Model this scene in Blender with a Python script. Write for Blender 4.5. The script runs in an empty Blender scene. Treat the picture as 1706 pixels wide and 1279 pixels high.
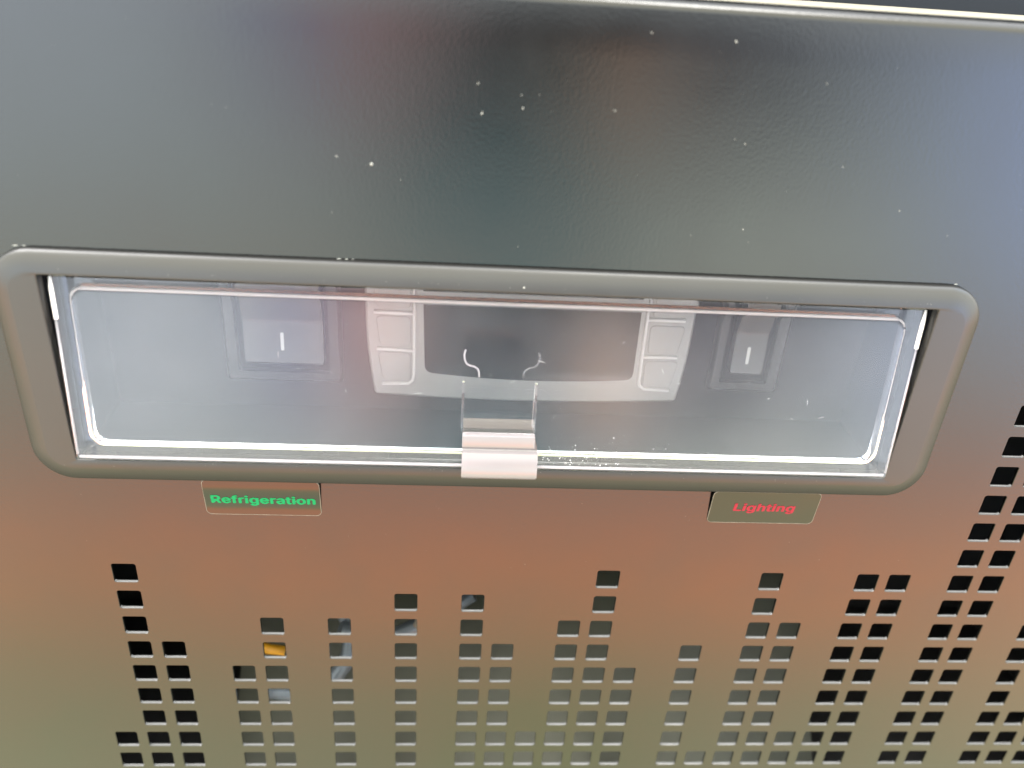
import bpy, bmesh, math, random
from mathutils import Vector, Matrix
R_ = math.radians
S = bpy.context.scene
C = S.collection
MM = 0.001

# ------------------------------------------------------------------ camera
cam = bpy.data.cameras.new("camera"); co = bpy.data.objects.new("camera", cam); C.objects.link(co)
right = Vector((0.99681641, -0.05036376, 0.06181045))
down = Vector((0.03084721, -0.47125614, -0.88145681))
fwd = Vector((0.07352203, 0.88055729, -0.46820227))
m = Matrix((right, -down, -fwd)).transposed().to_4x4()
m.translation = Vector((-20.7266, -136.2423, 120.0125)) * MM
co.matrix_world = m
cam.sensor_width = 36; cam.lens = 28.8
cam.clip_start = 0.005; cam.clip_end = 50
cam.dof.use_dof = True; cam.dof.focus_distance = 0.166; cam.dof.aperture_fstop = 11.0
S.camera = co
S.view_settings.view_transform = 'Standard'; S.view_settings.look = 'None'
S.view_settings.gamma = 1; S.view_settings.use_curve_mapping = False
S.view_settings.exposure = 2.0
S.cycles.use_denoising = True
S.cycles.max_bounces = 14; S.cycles.transmission_bounces = 12; S.cycles.transparent_max_bounces = 16
S.cycles.glossy_bounces = 6
S.cycles.sample_clamp_indirect = 6

# ------------------------------------------------------------------ surroundings (world): what the glossy paint mirrors
def lin(c):
    return tuple(((v/255)/12.92 if v/255 <= .04045 else (((v/255)+.055)/1.055)**2.4) for v in c)
GAIN = 5.7
def wc(c, k=1.0):
    return tuple(v*GAIN*k for v in lin(c)) + (1,)
W = bpy.data.worlds.new("World"); S.world = W; W.use_nodes = True
nt = W.node_tree; nt.nodes.clear()
N, L = nt.nodes.new, nt.links.new
out = N('ShaderNodeOutputWorld'); bg = N('ShaderNodeBackground'); L(bg.outputs[0], out.inputs[0])
tc = N('ShaderNodeTexCoord'); nrm = N('ShaderNodeVectorMath'); nrm.operation = 'NORMALIZE'
L(tc.outputs['Generated'], nrm.inputs[0])
sep = N('ShaderNodeSeparateXYZ'); L(nrm.outputs[0], sep.inputs[0])
# height above or below the horizon, measured straight out from the panel: edges of paving and lawn run parallel to it
ab = N('ShaderNodeMath'); ab.operation = 'ABSOLUTE'; L(sep.outputs['Y'], ab.inputs[0])
at = N('ShaderNodeMath'); at.operation = 'ARCTAN2'; L(sep.outputs['Z'], at.inputs[0]); L(ab.outputs[0], at.inputs[1])
mr = N('ShaderNodeMapRange'); L(at.outputs[0], mr.inputs['Value'])
mr.inputs['From Min'].default_value = -math.pi/2; mr.inputs['From Max'].default_value = math.pi/2
ramp = N('ShaderNodeValToRGB'); L(mr.outputs[0], ramp.inputs[0]); ramp.color_ramp.interpolation = 'B_SPLINE'
stops = [(-1, (36,34,28), 1), (-.75, (82,82,66), 1), (-.62, (98,100,80), 1), (-.56, (108,106,82), 1), (-.525, (118,108,84), 1), (-.50, (142,108,82), 1), (-.475, (162,110,80), 1), (-.44, (168,112,82), 1),
         (-.415, (152,108,88), 1), (-.38, (134,106,94), 1), (-.34, (126,112,102), 1), (-.28, (124,120,110), 1), (-.18, (122,130,124), 1), (-.08, (126,134,134), 1),
         (0.0, (128,135,140), 1), (.10, (130,134,134), 1), (.24, (140,140,130), 1), (.40, (150,146,130), 1), (.60, (150,150,144), 1), (1, (158,160,164), 1)]
cr = ramp.color_ramp        # a ramp holds values up to 1, so it is filled at a tenth and scaled up after it
while len(cr.elements) > 1: cr.elements.remove(cr.elements[-1])
def tenth(c, k): return tuple(v*.1 for v in wc(c, k)[:3])+(1,)
cr.elements[0].position = 0; cr.elements[0].color = tenth(stops[0][1], stops[0][2])
for z, c, k in stops[1:]:
    e = cr.elements.new((z+1)/2); e.color = tenth(c, k)
up = N('ShaderNodeVectorMath'); up.operation = 'SCALE'; up.inputs['Scale'].default_value = 10; L(ramp.outputs[0], up.inputs[0])
cur = up.outputs[0]
def blob(d, sigma, col, amt, k=1.0, stretch=(1,1,1)):
    """a soft patch of colour in the surroundings around direction d (something standing out there, out of focus)"""
    global cur
    d = Vector(d).normalized()
    sub = N('ShaderNodeVectorMath'); sub.operation = 'SUBTRACT'; L(nrm.outputs[0], sub.inputs[0]); sub.inputs[1].default_value = d
    ml = N('ShaderNodeVectorMath'); ml.operation = 'MULTIPLY'; L(sub.outputs[0], ml.inputs[0]); ml.inputs[1].default_value = [1/(sigma*s) for s in stretch]
    dt = N('ShaderNodeVectorMath'); dt.operation = 'DOT_PRODUCT'; L(ml.outputs[0], dt.inputs[0]); L(ml.outputs[0], dt.inputs[1])
    ng = N('ShaderNodeMath'); ng.operation = 'MULTIPLY'; L(dt.outputs['Value'], ng.inputs[0]); ng.inputs[1].default_value = -.5
    ex = N('ShaderNodeMath'); ex.operation = 'EXPONENT'; L(ng.outputs[0], ex.inputs[0])
    am = N('ShaderNodeMath'); am.operation = 'MULTIPLY'; L(ex.outputs[0], am.inputs[0]); am.inputs[1].default_value = amt
    mx = N('ShaderNodeMix'); mx.data_type = 'RGBA'; L(am.outputs[0], mx.inputs['Factor']); L(cur, mx.inputs['A']); mx.inputs['B'].default_value = wc(col, k)
    cur = mx.outputs['Result']
# left and right sides of the place
blob((-.47, -.87, -.05), .22, (142,149,156), .8, stretch=(1,1,.7))
blob((.66, -.75, -.13), .175, (134,149,184), .95, stretch=(.8,1,.75))
blob((-.60, -.72, -.42), .12, (128,130,108), .5)
blob((.10, -.58, -.80), .09, (88,98,64), .5)
blob((-.40, -.58, -.74), .13, (104,106,82), .5)
blob((.33, -.93, -.25), .12, (146,152,144), .85, stretch=(1.2,1,.7))
blob((.58, -.60, -.55), .08, (132,108,86), .5)
# the photographer: dark head, phone and a hand in front of the panel
blob((.13, -.99, -.05), .205, (2,6,6), .98, stretch=(.85,1,.62))
blob((.05, -.99, -.15), .10, (10,16,18), .92, stretch=(.8,1,1.1))
blob((.30, -.95, -.06), .10, (44,42,50), .75, stretch=(1.0,1,.9))
blob((.05, -.96, -.29), .10, (74,100,104), .7)
blob((-.105, -.99, -.055), .055, (134,92,86), .75, stretch=(.9,1,1.7))
blob((.19, -.975, -.13), .042, (172,140,116), .38, stretch=(1,1,1.6))
blob((-.19, -.97, -.06), .055, (88,92,120), .6, stretch=(.8,1,1.5))
# bright patches added overhead to give the plastic its glints
blob((.25, -.45, .86), .10, (255,252,245), .97, 2.5)
blob((-.55, -.30, .80), .12, (255,252,250), .9, 3.5)
blob((-.10, .84, .55), .24, (255,250,238), .95, 2.6)
blob((.75, -.35, .55), .12, (150,170,190), .9, 1.3)
L(cur, bg.inputs['Color']); bg.inputs['Strength'].default_value = 1.0

# ------------------------------------------------------------------ helpers
def link(o, parent=None):
    C.objects.link(o)
    if parent: o.parent = parent
    return o
def obj(name, bm, mats, parent=None, smooth=False, angle=None):
    me = bpy.data.meshes.new(name)
    bmesh.ops.recalc_face_normals(bm, faces=bm.faces[:]) if angle != 'keep' else None
    bm.to_mesh(me); bm.free()
    for mm in (mats if isinstance(mats, (list, tuple)) else [mats]): me.materials.append(mm)
    o = bpy.data.objects.new(name, me); link(o, parent)
    if smooth:
        for p in me.polygons: p.use_smooth = True
        if isinstance(angle, (int, float)): me.set_sharp_from_angle(angle=R_(angle))
        for p in me.polygons:       # large flat faces stay flat (after the sharp edges, which reset this)
            if len(p.vertices) > 8 or abs(p.normal.y) > .9995: p.use_smooth = False
    return o
def rrect(x0, x1, z0, z1, r, n=5):
    pts = []
    for cx, cz, a0 in ((x1-r, z1-r, 0), (x0+r, z1-r, 90), (x0+r, z0+r, 180), (x1-r, z0+r, 270)):
        for i in range(n+1):
            a = R_(a0+90*i/n); pts.append((cx+r*math.cos(a), cz+r*math.sin(a)))
    return pts
def loop(bm, pts, y, tf=None):
    vs = []
    for x, z in pts:
        p = Vector((x, y, z))*MM
        vs.append(bm.verts.new(tf(p) if tf else p))
    return vs
def bridge(bm, a, b, mi=0):
    n = len(a); fs = []
    for i in range(n):
        f = bm.faces.new((a[i], a[(i+1) % n], b[(i+1) % n], b[i])); f.material_index = mi; fs.append(f)
    return fs
def slab(bm, pts, y0, y1, bev=0.0, tf=None, mi=0):
    """closed outline pts in the panel plane, front at y0, back at y1, front edge eased by bev (shrinks towards centroid-normal)"""
    if bev > 0:
        a = loop(bm, inset(pts, bev), y0, tf); b = loop(bm, inset(pts, bev*.3), y0+bev*.3, tf); c = loop(bm, pts, y0+bev, tf); d = loop(bm, pts, y1, tf)
        f = bm.faces.new(a); f.material_index = mi
        bridge(bm, a, b, mi); bridge(bm, b, c, mi); bridge(bm, c, d, mi)
        f = bm.faces.new(d[::-1]); f.material_index = mi
    else:
        a = loop(bm, pts, y0, tf); d = loop(bm, pts, y1, tf)
        bm.faces.new(a).material_index = mi; bridge(bm, a, d, mi); bm.faces.new(d[::-1]).material_index = mi
def inset(pts, d):
    n = len(pts); out = []
    area = sum(pts[i][0]*pts[(i+1) % n][1]-pts[(i+1) % n][0]*pts[i][1] for i in range(n))
    s = 1 if area > 0 else -1
    for i in range(n):
        p0 = Vector(pts[i-1]); p = Vector(pts[i]); p1 = Vector(pts[(i+1) % n])
        e0 = (p-p0); e1 = (p1-p)
        if e0.length < 1e-9: e0 = e1
        if e1.length < 1e-9: e1 = e0
        n0 = Vector((-e0.y, e0.x)).normalized()*s; n1 = Vector((-e1.y, e1.x)).normalized()*s
        b = (n0+n1); b.normalize(); k = d/max(.5, b.dot(n0))
        out.append((p.x+b.x*k, p.y+b.y*k))
    return out
def tube(bm, path, rad, seg=10, mi=0):
    rings = []
    for i, p in enumerate(path):
        p = Vector(p)*MM
        t = (Vector(path[min(i+1, len(path)-1)])-Vector(path[max(i-1, 0)])).normalized()
        u = t.cross(Vector((0, 1, .01))).normalized() if abs(t.y) < .95 else t.cross(Vector((1, 0, 0))).normalized()
        v = t.cross(u)
        rr = rad if not isinstance(rad, (list, tuple)) else rad[i]
        rings.append([bm.verts.new(p+(u*math.cos(2*math.pi*k/seg)+v*math.sin(2*math.pi*k/seg))*rr*MM) for k in range(seg)])
    for a, b in zip(rings, rings[1:]): bridge(bm, a, b, mi)
    bm.faces.new(rings[0]).material_index = mi; bm.faces.new(rings[-1][::-1]).material_index = mi

def mat(name, base, rough=.5, metal=0, spec=.5, bump=None, rvar=None, cvar=None, coat=0, **kw):
    m = bpy.data.materials.new(name); m.use_nodes = True
    t = m.node_tree; b = t.nodes['Principled BSDF']
    b.inputs['Base Color'].default_value = (*base, 1); b.inputs['Roughness'].default_value = rough
    b.inputs['Metallic'].default_value = metal; b.inputs['Specular IOR Level'].default_value = spec
    b.inputs['Coat Weight'].default_value = coat
    for k, v in kw.items(): b.inputs[k.replace('_', ' ')].default_value = v
    tc = t.nodes.new('ShaderNodeTexCoord'); prev = None
    for sc, dist, detail in (bump or []):
        nz = t.nodes.new('ShaderNodeTexNoise'); nz.inputs['Scale'].default_value = sc; nz.inputs['Detail'].default_value = detail
        t.links.new(tc.outputs['Object'], nz.inputs['Vector'])
        bp = t.nodes.new('ShaderNodeBump'); bp.inputs['Strength'].default_value = 1; bp.inputs['Distance'].default_value = dist
        t.links.new(nz.outputs['Fac'], bp.inputs['Height'])
        if prev: t.links.new(prev.outputs[0], bp.inputs['Normal'])
        prev = bp
    if prev: t.links.new(prev.outputs[0], b.inputs['Normal'])
    if rvar:
        sc, lo, hi = rvar
        nz = t.nodes.new('ShaderNodeTexNoise'); nz.inputs['Scale'].default_value = sc; nz.inputs['Detail'].default_value = 6
        t.links.new(tc.outputs['Object'], nz.inputs['Vector'])
        mp = t.nodes.new('ShaderNodeMapRange'); t.links.new(nz.outputs['Fac'], mp.inputs['Value'])
        mp.inputs['From Min'].default_value = .3; mp.inputs['From Max'].default_value = .7
        mp.inputs['To Min'].default_value = lo; mp.inputs['To Max'].default_value = hi
        t.links.new(mp.outputs[0], b.inputs['Roughness'])
    if cvar:
        sc, c2 = cvar
        nz = t.nodes.new('ShaderNodeTexNoise'); nz.inputs['Scale'].default_value = sc; nz.inputs['Detail'].default_value = 5
        t.links.new(tc.outputs['Object'], nz.inputs['Vector'])
        mx = t.nodes.new('ShaderNodeMix'); mx.data_type = 'RGBA'; t.links.new(nz.outputs['Fac'], mx.inputs['Factor'])
        mx.inputs['A'].default_value = (*base, 1); mx.inputs['B'].default_value = (*c2, 1)
        t.links.new(mx.outputs['Result'], b.inputs['Base Color'])
    return m

M = {}
M['panel'] = mat('black_powder_coat', (.0008, .0008, .0008), .16, spec=.5, bump=[(1700, 1.35e-5, 1), (500, .35e-5, 1)], rvar=(60, .14, .20), cvar=(35, (.0016, .0015, .0014)))
M['edge'] = mat('bare_cut_steel', (.105, .105, .105), .5, metal=.0, rvar=(400, .3, .6))  # dust and sky light on the holes' lower walls, put into the colour
M['bezel'] = mat('satin_black_plastic', (.006, .006, .0055), .38, bump=[(2600, 8e-6, 2)], rvar=(90, .34, .43), cvar=(50, (.009, .0085, .008)))
M['recess'] = mat('recess_plastic', (.005, .0055, .007), .7, spec=.04)
M['glass'] = mat('clear_plastic', (.97, .965, .985), .04, bump=[(30, 3e-5, 1)], rvar=(150, .02, .08), Transmission_Weight=1.0, IOR=1.40)
def add_haze(m, col, lo, hi, sc):        # fine surface scratches and a film of dust scatter some light
    t = m.node_tree; b = t.nodes['Principled BSDF']; o = t.nodes['Material Output']
    d = t.nodes.new('ShaderNodeBsdfDiffuse'); d.inputs['Color'].default_value = (*col, 1)
    mx = t.nodes.new('ShaderNodeMixShader'); t.links.new(b.outputs[0], mx.inputs[1]); t.links.new(d.outputs[0], mx.inputs[2])
    tc = t.nodes.new('ShaderNodeTexCoord'); nz = t.nodes.new('ShaderNodeTexNoise'); nz.inputs['Scale'].default_value = sc; nz.inputs['Detail'].default_value = 8
    nz.inputs['Roughness'].default_value = .62; t.links.new(tc.outputs['Object'], nz.inputs['Vector'])
    mp = t.nodes.new('ShaderNodeMapRange'); t.links.new(nz.outputs['Fac'], mp.inputs['Value'])
    mp.inputs['From Min'].default_value = .35; mp.inputs['From Max'].default_value = .7
    mp.inputs['To Min'].default_value = lo; mp.inputs['To Max'].default_value = hi
    t.links.new(mp.outputs[0], mx.inputs[0]); t.links.new(mx.outputs[0], o.inputs['Surface'])
add_haze(M['glass'], (.66, .65, .72), .012, .026, 50)
M['clear'] = mat('polished_clear_plastic', (.97, .965, .985), .04, Transmission_Weight=1.0, IOR=1.40)
M['tab'] = mat('frosted_clear_plastic', (.21, .19, .195), .2, Transmission_Weight=.45, IOR=1.49)
M['ctl'] = mat('grey_plastic', (.12, .125, .122), .42, bump=[(3000, 5e-6, 2)], cvar=(60, (.13, .135, .132)))
M['ridge'] = mat('pale_grey_ridge', (.27, .275, .27), .4)
M['btn'] = mat('grey_button_plastic', (.125, .128, .125), .40, bump=[(3000, 5e-6, 2)])
M['ctltxt'] = mat('grey_raised_lettering', (.125, .125, .13), .42)
M['display'] = mat('dark_display_window', (.001, .002, .004), .12, spec=.08, bump=[(60, 2e-5, 1)])
M['rocker'] = mat('dark_grey_rocker', (.019, .021, .021), .45, bump=[(2500, 5e-6, 2)])
M['swframe'] = mat('black_switch_frame', (.006, .0065, .007), .5, spec=.3)
M['mark'] = mat('white_mark', (.26, .27, .26), .5)
M['film'] = mat('sticker_film', (.004, .0035, .003), .13, spec=.43, bump=[(70, 1.6e-4, 1)])
M['rim'] = mat('cut_film_edge', (.14, .12, .095), .35, cvar=(500, (.02, .02, .016)))
M['green'] = mat('green_print', (.0, .125, .040), .5, spec=.15)
M['red'] = mat('red_print', (.15, .008, .016), .5, spec=.15)
M['bead'] = mat('pale_glint_plastic', (.40, .375, .39), .35, Transmission_Weight=.25)  # pale colour stands in for bright glint lines in the clear plastic
M['hinge'] = mat('white_hinge_lug', (.75, .75, .75), .35)  # white painted in for the hinge glints; also colours the cover's dust
M['dust'] = mat('pale_dust', (.17, .17, .155), .8)
M['inner'] = mat('dark_interior', (.010, .010, .011), .6)
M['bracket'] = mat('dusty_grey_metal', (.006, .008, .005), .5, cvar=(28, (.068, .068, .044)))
M['copper'] = mat('dull_metal_tube', (.16, .19, .22), .35, metal=.3)
M['yellow'] = mat('yellow_cable_sleeve', (.55, .26, .01), .4)
M['cream'] = mat('cream_part', (.25, .22, .17), .5)
M['ledge'] = mat('cream_seal', (.26, .24, .19), .4)
M['dglass'] = mat('dark_door_glass', (.004, .006, .010), .5, spec=.2)

# ------------------------------------------------------------------ the cabinet
root = bpy.data.objects.new('display_fridge', None); C.objects.link(root); root.empty_display_size = .05
root['label'] = 'glossy black display fridge front with clear flip cover, controls and square vent holes'
root['category'] = 'display fridge'

P = 7.3
cols = {-1: 7, 0: 0, 1: 3, 3: 4, 4: 2, 6: 2, 8: 1, 10: 1, 11: 3, 12: 7, 13: 2, 14: 0, 15: 4, 17: 3, 18: 8, 19: 0, 20: 2,
        21: 7, 22: 0, 23: 0, 25: -6, 26: -4, 28: 2, 29: 6, 30: 7, 31: 5, 32: 2}
LAST = 11
C0, C1, RT, RB = -9, 36, -14, LAST+2
bm = bmesh.new(); cache = {}
def gv(x, z):
    k = (round(x, 4), round(z, 4))
    if k not in cache: cache[k] = bm.verts.new(Vector((x, 0, z))*MM)
    return cache[k]
for c in range(C0, C1+1):
    for r in range(RT, RB+1):
        x = (c-12)*P; z = -r*P; h = P/2
        if 0 <= c <= 21 and -9 <= r <= -4: continue
        q = [gv(x+h, z+h), gv(x-h, z+h), gv(x-h, z-h), gv(x+h, z-h)]
        if c in cols and cols[c] <= r <= LAST:
            pts = rrect(x-2.52, x+2.52, z-2.52, z+2.52, .55, 4)
            a = loop(bm, pts, 0); b = loop(bm, inset(pts, .04), .035); d = loop(bm, inset(pts, .09), .12)
            e = loop(bm, inset(pts, .09), .65)
            n = len(a); k = n//4
            for s in range(4):
                seg = a[s*k:(s+1)*k]
                bm.faces.new([q[s]]+seg[::-1]) if False else None
                for i in range(k-1): bm.faces.new((q[s], seg[i+1], seg[i]))
                bm.faces.new((q[s], seg[-1], q[(s+1) % 4])) if False else None
                nx = a[((s+1)*k) % n]
                bm.faces.new((q[s], q[(s+1) % 4], nx, seg[-1]))
            bridge(bm, a, b, 0); bridge(bm, b, d, 0)
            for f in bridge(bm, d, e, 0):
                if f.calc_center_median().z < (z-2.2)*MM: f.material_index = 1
        else:
            bm.faces.new(q)
# top edge: folded over with a small radius, then back as a ledge
xs = [(c-12)*P-P/2 for c in range(C0, C1+2)]
ztop = -RT*P+P/2
prof = [(0, ztop), (0, 113.1)] + [(1.7-1.7*math.cos(R_(a)), 113.1+1.7*math.sin(R_(a))) for a in (15, 30, 45, 60, 75, 90)] + [(7, 114.8)]
prev = [gv(x, ztop) for x in xs]
fold = []
for y, z in prof[1:]:
    cur_ = [bm.verts.new(Vector((x, y, z))*MM) for x in xs]
    for i in range(len(xs)-1): fold.append(bm.faces.new((prev[i], prev[i+1], cur_[i+1], cur_[i])))
    prev = cur_
for f in fold: f.smooth = True
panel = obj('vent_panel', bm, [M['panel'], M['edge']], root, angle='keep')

# what is seen past the folded top edge: the pale seal on the ledge and the dark door glass
bm = bmesh.new()
def box(bm, x0, x1, y0, y1, z0, z1, mi=0):
    slab(bm, [(x1, z1), (x0, z1), (x0, z0), (x1, z0)], y0, y1, 0, None, mi)
X0, X1 = xs[0], xs[-1]
box(bm, X0, X1, 7.0, 30, 113.1, 114.85)
obj('door_seal', bm, M['ledge'], root)
bm = bmesh.new(); box(bm, X0, X1, 30.2, 36, 113.0, 190)
obj('door_glass', bm, M['dglass'], root)

# inside of the cabinet behind the holes
bm = bmesh.new()
a = loop(bm, [(X1, 112), (X0, 112), (X0, -95), (X1, -95)], 1.6); b = loop(bm, [(X1, 112), (X0, 112), (X0, -95), (X1, -95)], 95)
bridge(bm, a, b); bm.faces.new(b)
obj('inner_housing', bm, M['inner'], root)
bm = bmesh.new()
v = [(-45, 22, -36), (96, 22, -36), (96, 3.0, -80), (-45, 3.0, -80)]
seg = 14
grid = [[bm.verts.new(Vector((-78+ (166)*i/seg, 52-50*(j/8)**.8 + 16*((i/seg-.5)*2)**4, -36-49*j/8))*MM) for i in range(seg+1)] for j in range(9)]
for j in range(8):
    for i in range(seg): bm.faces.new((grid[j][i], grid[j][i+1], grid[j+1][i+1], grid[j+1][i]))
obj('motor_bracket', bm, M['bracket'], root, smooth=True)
bm = bmesh.new(); tube(bm, [(-67, 15.5, -36.2), (-64, 15, -37), (-60, 15, -37.6)], 1.25, 14)
obj('cable', bm, M['yellow'], root, smooth=True)
bm = bmesh.new()
path = [(-70+26*math.cos(R_(a))*1.0, 17+5*math.sin(R_(a*2)), -36+16*math.sin(R_(a))) for a in range(-80, 100, 10)]
tube(bm, path, 2.0, 12); 
obj('coolant_tube', bm, M['copper'], root, smooth=True)
bm = bmesh.new()
tube(bm, [(-46, 14, -29), (-36, 15, -34), (-26, 14, -27), (-14, 17, -20)], 2.0, 12)
obj('coolant_tube', bm, M['copper'], root, smooth=True)
bm = bmesh.new(); tube(bm, [(-25.5, 9, -24.5), (-20, 15, -15)], 3, 14)
obj('wire_connector', bm, M['cream'], root, smooth=True)

# ------------------------------------------------------------------ frame around the cover with its recess
OPN = (-91.0, 67.45, 29.85, 66.75)
bm = bmesh.new()
ox0, ox1, oz0, oz1 = -99.6, 76.8, 24.4, 70.9
loops = []
for ins, y in ((.35, .35), (0, .02), (0, -.5), (.04, -.78), (.18, -1.02), (.42, -1.22), (.8, -1.42), (1.3, -1.65), (1.8, -1.86), (2.3, -2.03), (2.8, -2.17), (3.3, -2.28), (3.55, -2.32)):
    loops.append(loop(bm, rrect(ox0+ins, ox1-ins, oz0+ins, oz1-ins, 7.5-ins, 10), y))
x0, x1, z0, z1 = OPN
loops.append(loop(bm, rrect(x0-.25, x1+.25, z0-.25, z1+.25, .6, 10), -2.4))
for ins, y in ((-.1, -2.34), (0, -2.1)): loops.append(loop(bm, rrect(x0+ins, x1-ins, z0+ins, z1-ins, .5, 10), y))
loops.append(loop(bm, rrect(x0, x1, z0, z1, .5, 10), -.5)); loops.append(loop(bm, rrect(x0, x1, z0, z1, .5, 10), 20.6))
for i, (a, b) in enumerate(zip(loops, loops[1:])): bridge(bm, a, b, 1 if i == len(loops)-2 else 0)
frame = obj('cover_frame', bm, [M['bezel'], M['recess']], root, smooth=True, angle=50)
frame['label'] = 'satin black rounded frame around the clear cover'
bm = bmesh.new(); box(bm, x0-2, x1+2, 20.7, 23, z0-2, z1+2)
obj('recess_plate', bm, M['recess'], root)

# ------------------------------------------------------------------ clear flip cover
PIV = Vector((0, -5.6, 31.95))*MM; TILT = R_(-10.0)
rotm = Matrix.Rotation(TILT, 4, 'X')
def lid_tf(p):      # sides lean out a little towards the hinge
    p = Vector(p); p.x = (p.x/MM+11.8)*(1+.0175*max(0, min(1, p.z/MM/33.6)))*MM-11.8*MM
    return PIV + rotm @ p
def lid_tf_(p): return PIV + rotm @ p      # local: x along, y depth from front face, z up from bottom edge
LX0, LX1, LZ0, LZ1 = -89.3, 65.8, 0, 34.3
bm = bmesh.new()
o0 = loop(bm, rrect(LX0+.25, LX1-.25, LZ0+.25, LZ1-.25, .5, 8), 0, lid_tf)
o1 = loop(bm, rrect(LX0+.06, LX1-.06, LZ0+.06, LZ1-.06, .6, 8), .08, lid_tf)
o2 = loop(bm, rrect(LX0, LX1, LZ0, LZ1, .6, 8), .3, lid_tf)
o3 = loop(bm, rrect(LX0+.1, LX1-.1, LZ0+.1, LZ1-.1, .6, 8), 6.0, lid_tf)
i3 = loop(bm, rrect(LX0+1.9, LX1-1.9, LZ0+1.9, LZ1-1.9, 2.4, 8), 6.0, lid_tf)
i2 = loop(bm, rrect(LX0+2.1, LX1-2.1, LZ0+2.1, LZ1-2.1, 2.6, 8), 2.9, lid_tf)
i1 = loop(bm, rrect(LX0+2.3, LX1-2.3, LZ0+2.3, LZ1-2.3, 2.6, 8), 2.35, lid_tf)
i0 = loop(bm, rrect(LX0+2.9, LX1-2.9, LZ0+2.9, LZ1-2.9, 2.6, 8), 2.0, lid_tf)
bm.faces.new(o0)
for a, b in ((o0, o1), (o1, o2), (o2, o3), (o3, i3), (i3, i2), (i2, i1), (i1, i0)): bridge(bm, a, b)
bm.faces.new(i0[::-1])
lid = obj('flip_cover', bm, M['glass'], root, smooth=True, angle=28)
lid['label'] = 'clear plastic flip cover over the controls'
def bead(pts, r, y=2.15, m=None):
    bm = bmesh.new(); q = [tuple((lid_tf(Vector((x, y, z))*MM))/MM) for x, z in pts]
    tube(bm, q, r, 10); return obj('edge_glint', bm, m or M['bead'], lid, smooth=True)  # thin pale tubes added to draw the cover's highlight lines
q = rrect(LX0+2.7, LX1-2.7, LZ0+2.7, LZ1-2.3, 2.4, 8)
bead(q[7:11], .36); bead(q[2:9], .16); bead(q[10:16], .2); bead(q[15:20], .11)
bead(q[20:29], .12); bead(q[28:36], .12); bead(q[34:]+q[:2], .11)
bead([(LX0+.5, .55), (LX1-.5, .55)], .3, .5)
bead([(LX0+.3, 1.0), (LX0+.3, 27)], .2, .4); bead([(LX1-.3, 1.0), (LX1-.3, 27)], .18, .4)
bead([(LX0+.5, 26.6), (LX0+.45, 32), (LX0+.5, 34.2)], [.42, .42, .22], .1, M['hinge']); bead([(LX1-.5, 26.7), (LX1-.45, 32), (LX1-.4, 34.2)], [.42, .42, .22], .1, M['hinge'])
# latch tab: thin upper lip, groove, thicker pull below
prof = [(-.35, 7.7), (-1.3, 7.6), (-1.6, 7.3), (-1.6, 5.2), (-1.35, 4.9), (-1.05, 4.6), (-1.15, 4.3), (-1.9, 4.0), (-2.3, 3.0), (-2.35, .9), (-2.2, -.7), (-1.8, -1.2), (-1.0, -1.3), (-.05, -1.1), (-.05, 2.0), (-.05, 7.3)]
def extr(bm, prof, xa, xb, tf, flare=None, ease=.25):
    rs = []
    cy = sum(p[0] for p in prof)/len(prof); cz = sum(p[1] for p in prof)/len(prof)
    for x, s in ((xa, 1-ease*.14), (xa+ease, 1), (xb-ease, 1), (xb, 1-ease*.14)):
        rs.append([bm.verts.new(tf(Vector((x+((flare or 0) if (z < 4.7 and x > (xa+xb)/2) else 0), cy+(y-cy)*s, cz+(z-cz)*s))*MM)) for y, z in prof])
    for a, b in zip(rs, rs[1:]): bridge(bm, a, b)
    bm.faces.new(rs[0]); bm.faces.new(rs[-1][::-1])
bm = bmesh.new(); extr(bm, prof, -18.4, -4.8, lid_tf_, flare=.7)
tab = obj('latch_tab', bm, M['tab'], lid, smooth=True, angle=40)
tab['label'] = 'frosted whitish pull tab at the bottom edge of the cover'
# two guide ribs and the hook outline behind the cover face
for gx in (-18.5, -4.75):
    bm = bmesh.new(); extr(bm, [(2.05, 7), (2.05, 16.7), (3.4, 16.7), (4.8, 7)], gx-.22, gx+.22, lid_tf_, ease=.05)
    obj('guide_rib', bm, M['glass'], lid)
bm = bmesh.new(); extr(bm, [(-.03, 10.3), (-.8, 7.72), (-.8, 7.5), (-.03, 7.5)], -18.3, -4.9, lid_tf_, ease=.05)
obj('latch_ramp', bm, M['clear'], lid)
for sgn, xa in ((1, -18.3), (-1, -4.7)):
    path = [(xa, 2.6, 23.0), (xa-.25*sgn, 2.6, 22.0), (xa-.1*sgn, 2.6, 21.0), (xa+.25*sgn, 2.6, 20.3), (xa+.9*sgn, 2.6, 19.95), (xa+1.7*sgn, 2.6, 19.8), (xa+2.35*sgn, 2.6, 19.35), (xa+2.6*sgn, 2.6, 18.7), (xa+2.65*sgn, 2.6, 17.8)]
    bm = bmesh.new()
    path = [tuple((lid_tf_(Vector(p)*MM))/MM) for p in path]
    tube(bm, path, .16, 10)
    obj('latch_hook', bm, M['bead'] if sgn > 0 else M['glass'], lid, smooth=True)

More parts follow.
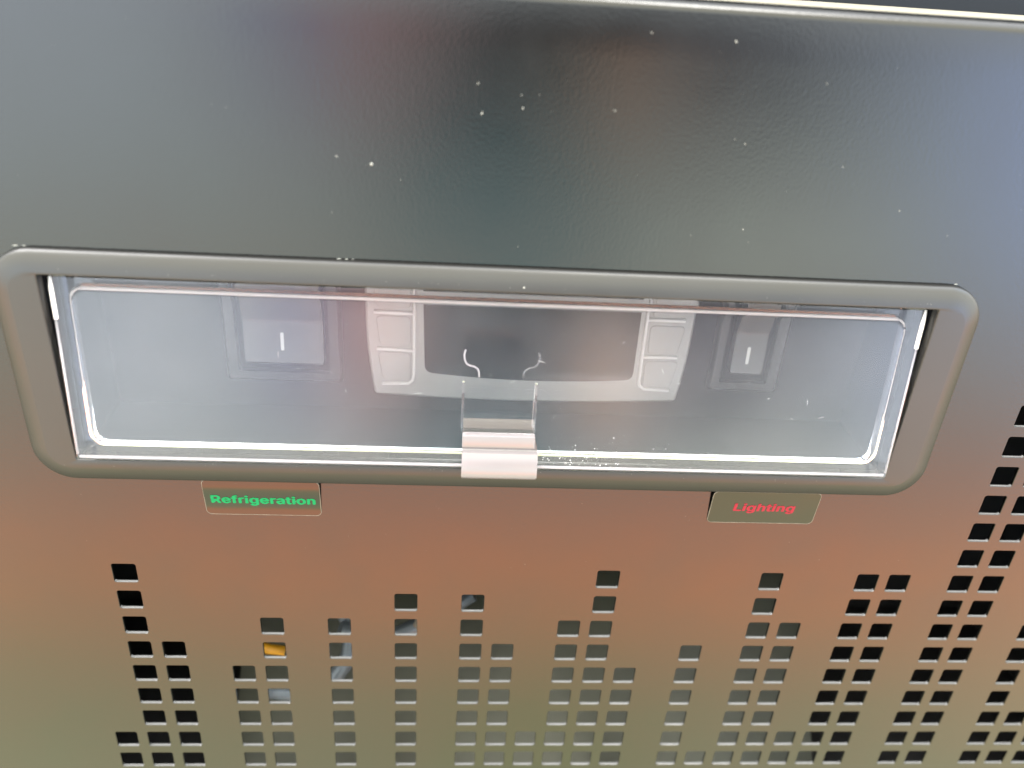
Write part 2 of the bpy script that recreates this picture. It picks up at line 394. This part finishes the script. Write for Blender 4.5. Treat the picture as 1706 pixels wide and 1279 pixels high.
# ------------------------------------------------------------------ temperature controller
def arcpts(p0, p1, bulge, n):
    p0, p1 = Vector(p0), Vector(p1); d = p1-p0; nn = Vector((-d.y, d.x)).normalized(); o = []
    for i in range(n):
        t = i/n; o.append(tuple(p0+d*t+nn*bulge*4*t*(1-t)))
    return o
FY = 17.0
TL, TR, BR, BL = (-38.2, 61.5), (28.6, 61.5), (27.6, 35.7), (-36.8, 35.4)
def rounded(poly, r, n=4):
    o = []
    k = len(poly)
    for i in range(k):
        p = Vector(poly[i]); a = (Vector(poly[i-1])-p); b = (Vector(poly[(i+1) % k])-p)
        ra = min(r, a.length*.45); rb = min(r, b.length*.45)
        pa = p+a.normalized()*ra; pb = p+b.normalized()*rb
        if a.normalized().dot(b.normalized()) < -.97: o.append(tuple(p)); continue
        for j in range(n+1):
            t = j/n; o.append(tuple(pa*(1-t)**2+p*2*t*(1-t)+pb*t*t))
    return o
body = arcpts(TR, TL, 0, 1)+arcpts(TL, BL, -.7, 8)+arcpts(BL, BR, -1.0, 14)+arcpts(BR, TR, -.7, 8)
body = rounded(body, .7)
ctl = bpy.data.objects.new('temperature_controller', None); link(ctl, root); ctl.empty_display_size = .02
ctl['label'] = 'light grey temperature controller with a dark display'
bm = bmesh.new(); slab(bm, body, FY, 20.7, .5)
obj('controller_face', bm, M['ctl'], ctl, smooth=True, angle=60)
dsp = arcpts((17.5, 57.9), (-26.9, 58.3), 0, 1)+arcpts((-26.9, 58.3), (-26.4, 40.6), 0, 1)+arcpts((-26.4, 40.9), (17.6, 40.6), -1.1, 12)+[(17.6, 40.6)]
dsp = rounded(dsp, 1.9, 6)
bm = bmesh.new(); slab(bm, inset(dsp, .02), FY-.02, FY+.8, 0)
obj('display_window', bm, M['display'], ctl)
def button(poly):
    bm = bmesh.new(); slab(bm, rounded(poly, 1.1, 4), FY-.16, FY+.3, .13)
    return obj('button', bm, M['btn'], ctl, smooth=True, angle=50)
# rows of buttons: left pair + the cropped top one, right pair + top one
for zt, zb in ((60.6, 55.2), (53.4, 46.8), (45.3, 38.9)):
    button([(-29.3, zt), (-36.6+(61-zt)*.035, zt), (-36.4+(61-zb)*.06, zb), (-29.3, zb)])
    button([(19.7, zt), (19.9, zb), (26.8-(61-zb)*.045, zb), (27.3-(61-zt)*.03, zt)])
def rib(path, r=.34):
    bm = bmesh.new(); tube(bm, [(x, FY-.12, z) for x, z in path], r, 10)
    return obj('button_rib', bm, M['ridge'], ctl, smooth=True)
rib([(-28.6, 60.8), (-28.6, 54.3), (-28.6, 46.1), (-28.6, 40.0), (-28.9, 38.9), (-29.8, 38.2), (-35.2, 38.0)])
rib([(-36.7, 54.3), (-28.8, 54.1)], .42); rib([(-36.2, 46.1), (-28.8, 45.9)], .38)
rib([(18.7, 60.6), (18.8, 54.5), (18.9, 46.2), (19.0, 40.2), (19.4, 39.2), (20.3, 38.6), (25.8, 38.4)])
rib([(19.0, 54.7), (26.8, 54.7)], .42); rib([(19.1, 46.2), (26.3, 46.3)], .38)

FONT = None
try:      # Blender's own bundled interface font, else its default one
    import os
    FONT = bpy.data.fonts.load(os.path.join(bpy.utils.system_resource('DATAFILES'), 'fonts', 'Inter.woff2'))
except Exception:
    FONT = None
def lettering(txt, size, xl, zb, y, width, m, parent, depth=.03, shear=0, bold=.07, warp=None):
    cu = bpy.data.curves.new('lettering', 'FONT'); cu.body = txt; cu.size = size*MM; cu.extrude = depth*MM
    cu.shear = shear; cu.space_character = 1.06
    if FONT: cu.font = FONT
    t = bpy.data.objects.new('lettering_source', cu); C.objects.link(t)
    bpy.context.view_layer.update()
    me = bpy.data.meshes.new_from_object(t.evaluated_get(bpy.context.evaluated_depsgraph_get()))
    bpy.data.objects.remove(t)
    xs_ = [v.co.x for v in me.vertices]; a, b = min(xs_), max(xs_); k = width*MM/(b-a)
    src = [v.co.copy() for v in me.vertices]; polys = [list(p.vertices) for p in me.polygons]
    vs, fs = [], []
    for n_, (ox, oz) in enumerate(((0, 0), (bold, 0), (-bold, 0), (bold*.5, bold*.5), (-bold*.5, -bold*.5)) if bold else ((0, 0),)):
        base = len(vs)
        for x, yy, zz in src:
            X, Z = (x-a)*k+(xl+ox)*MM, yy+(zb+oz)*MM
            vs.append((X, y*MM-zz-n_*3e-6+(warp(Z/MM)*MM if warp else 0), Z))
        fs += [[i_+base for i_ in p] for p in polys]
    me2 = bpy.data.meshes.new('lettering'); me2.from_pydata(vs, [], fs); me2.materials.append(m)
    bpy.data.meshes.remove(me)
    o = bpy.data.objects.new('lettering', me2); link(o, parent); return o
lettering('FEIYITONG', 2.0, -19.5, 36.6, FY-.03, 23.0, M['ctltxt'], ctl, bold=.03, depth=.02)

# ------------------------------------------------------------------ rocker switches
def rocker(x0, x1, fx0, fx1, ox0, ox1, zb, zfb, zob, mk, label):
    e = bpy.data.objects.new('rocker_switch', None); link(e, root); e.empty_display_size = .01; e['label'] = label
    bm = bmesh.new()
    zt = zb+21
    a = loop(bm, rrect(ox0, ox1, zob, zt+3.2, .8, 3), 20.7); b = loop(bm, rrect(ox0+.1, ox1-.1, zob+.1, zt+3.1, .8, 3), 19.6)
    c = loop(bm, rrect(ox0+.7, ox1-.7, zob+.7, zt+2.6, .6, 3), 19.0); d = loop(bm, rrect(fx0, fx1, zfb, zt+1, .4, 3), 19.0)
    f = loop(bm, rrect(fx0+.1, fx1-.1, zfb+.1, zt+.9, .4, 3), 20.65)
    for p, q in ((a, b), (b, c), (c, d), (d, f)): bridge(bm, p, q)
    obj('switch_frame', bm, M['swframe'], e, smooth=True, angle=40)
    # rocker: pressed at the bottom half, ridge in the middle, upper half leaning out
    bm = bmesh.new()
    zm = zb+10
    prof = [(20.4, zb+.1), (18.3, zb), (18.0, zb+.35), (18.6, zm-1), (18.5, zm), (17.9, zm+1.2), (16.2, zt-.4), (16.6, zt), (20.4, zt)]
    extr(bm, prof, x0, x1, lambda p: p, ease=.3)
    obj('rocker', bm, M['rocker'], e, smooth=True, angle=35)
    mx, mz0, mz1 = mk
    bm = bmesh.new()
    slab(bm, rrect(mx-.33, mx+.33, mz0, mz1, .2, 3), 17.95, 18.7, 0)
    for v in bm.verts: v.co.y += (v.co.z/MM-zb)*.6/9*MM*1.0 - 0.00003
    obj('on_mark', bm, M['mark'], e)
    return e
rocker(-63.2, -47.2, -65.0, -46.2, -67.6, -43.6, 41.2, 38.8, 36.4, (-55.5, 44.3, 48.2), 'wide rocker switch with a white line on the left of the controller')
rocker(38.7, 45.6, 37.0, 47.6, 34.8, 50.4, 42.2, 39.6, 37.4, (42.0, 44.7, 48.6), 'narrow rocker switch with a white line on the right of the controller')

# ------------------------------------------------------------------ stickers
def sticker(x0, x1, z0, z1, txt, xl, zb, size, w, m, label, warp, shear=0):
    pts = rrect(x0, x1, z0, z1, 1.1, 5)
    bm = bmesh.new(); rows = []; r_ = 1.0; n = 22
    for i in range(n+1):
        z = z0+.14+(z1-z0-.28)*(.5-.5*math.cos(math.pi*i/n))
        d = min(z-z0-.14, z1-.14-z); ins = .14+(r_-math.sqrt(max(0, r_*r_-(r_-d)**2)) if d < r_ else 0)
        rows.append([bm.verts.new(Vector((x, -.10+warp(z), z))*MM) for x in (x0+ins, (x0+x1)/2, x1-ins)])
    for p, q in zip(rows, rows[1:]):
        for i in range(2): bm.faces.new((p[i], p[i+1], q[i+1], q[i]))
    s = obj('label_sticker', bm, M['film'], root, smooth=True); s['label'] = label
    bm = bmesh.new(); a = loop(bm, pts, -.004); b = loop(bm, inset(pts, .05), -.12); c = loop(bm, inset(pts, .13), -.13); d = loop(bm, inset(pts, .18), -.05)
    bridge(bm, a, b); bridge(bm, b, c); bridge(bm, c, d)
    for v in bm.verts: v.co.y += warp(v.co.z/MM)*MM
    obj('sticker_edge', bm, M['rim'], s)
    lettering(txt, size, xl, zb, -.13, w, m, s, bold=.17, depth=.008, warp=warp, shear=shear)
    return s
def ease(t): t = min(1, max(0, t)); return t*t*(3-2*t)
sticker(-69.1, -46.2, 15.8, 24.9, 'Refrigeration', -67.6, 18.9, 3.9, 20.2, M['green'], 'sticker with the green word Refrigeration under the left of the cover',
        lambda z: -.75*ease((z-17.0)/6.5)-.02*(z-15.8))
sticker(33.6, 56.5, 16.1, 24.8, 'Lighting', 38.7, 19.6, 3.8, 12.8, M['red'], 'sticker with the red word Lighting under the right of the cover',
        lambda z: -.115*(z-16.1), .05)

# ------------------------------------------------------------------ dust and lint
random.seed(5)
bm = bmesh.new()
def fleck(x, z, r, y=0.0, l=1.0, ang=0.0, tf=None):
    n = 7; ring = []
    for i in range(n):
        a = 2*math.pi*i/n; rr = r*random.uniform(.65, 1.15)
        px, pz = rr*l*math.cos(a), rr*math.sin(a)
        px, pz = px*math.cos(ang)-pz*math.sin(ang), px*math.sin(ang)+pz*math.cos(ang)
        ring.append((x+px, z+pz))
    def mk(p): return bm.verts.new(tf(p*MM) if tf else p*MM)
    base = [mk(Vector((a, y-.01, b))) for a, b in ring]
    top = [mk(Vector((x+(a-x)*.5, y-.01-r*.5, z+(b-z)*.5))) for a, b in ring]
    bridge(bm, base, top); bm.faces.new(top)
for x, z, r, l, a in [(-34.9, 87.5, .27, 1, 0), (22.0, 109.4, .16, 1.6, 2.2), (-10.7, 97.6, .11, 2.4, 1.6), (8.5, 109.9, .10, 2, -.5), (4.2, 98.0, .045, 9, -.3),
                      (-11.0, 99.6, .08, 1.5, 0), (-8.2, 99.8, .07, 1.5, 0), (26.5, 93.9, .10, 1.6, -.6), (24.6, 94.6, .10, 1, 0), (29.0, 79.4, .15, 1, 0), (-17.2, 96.5, .13, 2.2, 1),
                      (-40.5, 88.5, .08, 3, -.5), (56, 84, .1, 1.5, 0), (66, 80, .09, 1, 0), (-18, 101, .09, 3, .8), (20, 78, .08, 1, 0), (44, 91, .08, 1.2, 0), (38, 104, .08, 1.2, .4)]:
    fleck(x, z, r, 0, l, a)
for i in range(28): fleck(random.uniform(-118, 80), random.uniform(74, 112), random.uniform(.02, .045), 0, random.choice((1, 1, 1.6, 3)), random.uniform(0, 3))
for i in range(110):
    x, z = random.uniform(-110, 115), random.uniform(-40, 23)
    if z < 2.6: continue
    fleck(x, z, random.uniform(.025, .055), 0, random.choice((1, 1, 2)), random.uniform(0, 3))
for i in range(45): fleck(random.uniform(-94, 72), random.choice((random.uniform(67.7, 68.2), random.uniform(28.0, 29.6))), random.uniform(.04, .08), -2.4, 1)
fleck(-8.6, 67.9, .22, -2.3)
for i, (x, l) in enumerate(((-94.4, 5), (-93, 3), (-40.8, 4), (-39.5, 3), (-38.4, 1.5), (70.5, 3))): fleck(x, 71.0, .11, 0, l, 0)
obj('dust', bm, M['dust'])
bm_ = bm = bmesh.new()
for i in range(260):
    g = random.random()
    if g < .45: x, z = random.gauss(5, 9), abs(random.gauss(0, 3.2))+.6
    else: x, z = random.uniform(-88, 65), random.uniform(1, 32)
    if not (-89 < x < 65 and 0.5 < z < 35): continue
    if -19 < x < -3.5 and z < 9: continue
    fleck(x, z, random.uniform(.03, .08) if g < .45 else random.uniform(.02, .045), 0, random.choice((1, 1, 1, 1.8)), random.uniform(0, 3), lid_tf)
for i in range(14): fleck(random.uniform(-80, 58), random.uniform(8, 29), random.uniform(.012, .02), 0, random.uniform(20, 70), random.uniform(-.6, 2.2), lid_tf)
d2 = obj('dust', bm, M['hinge'])
bpy.data.objects['dust']['kind'] = 'stuff'
for o in bpy.data.objects:
    if o.name.startswith('dust'):
        o['kind'] = 'stuff'; o['category'] = 'dust'
bpy.data.objects['dust']['label'] = 'white dust and lint specks scattered over the black panel and frame'
d2['label'] = 'fine pale dust specks lying on the clear flip cover'
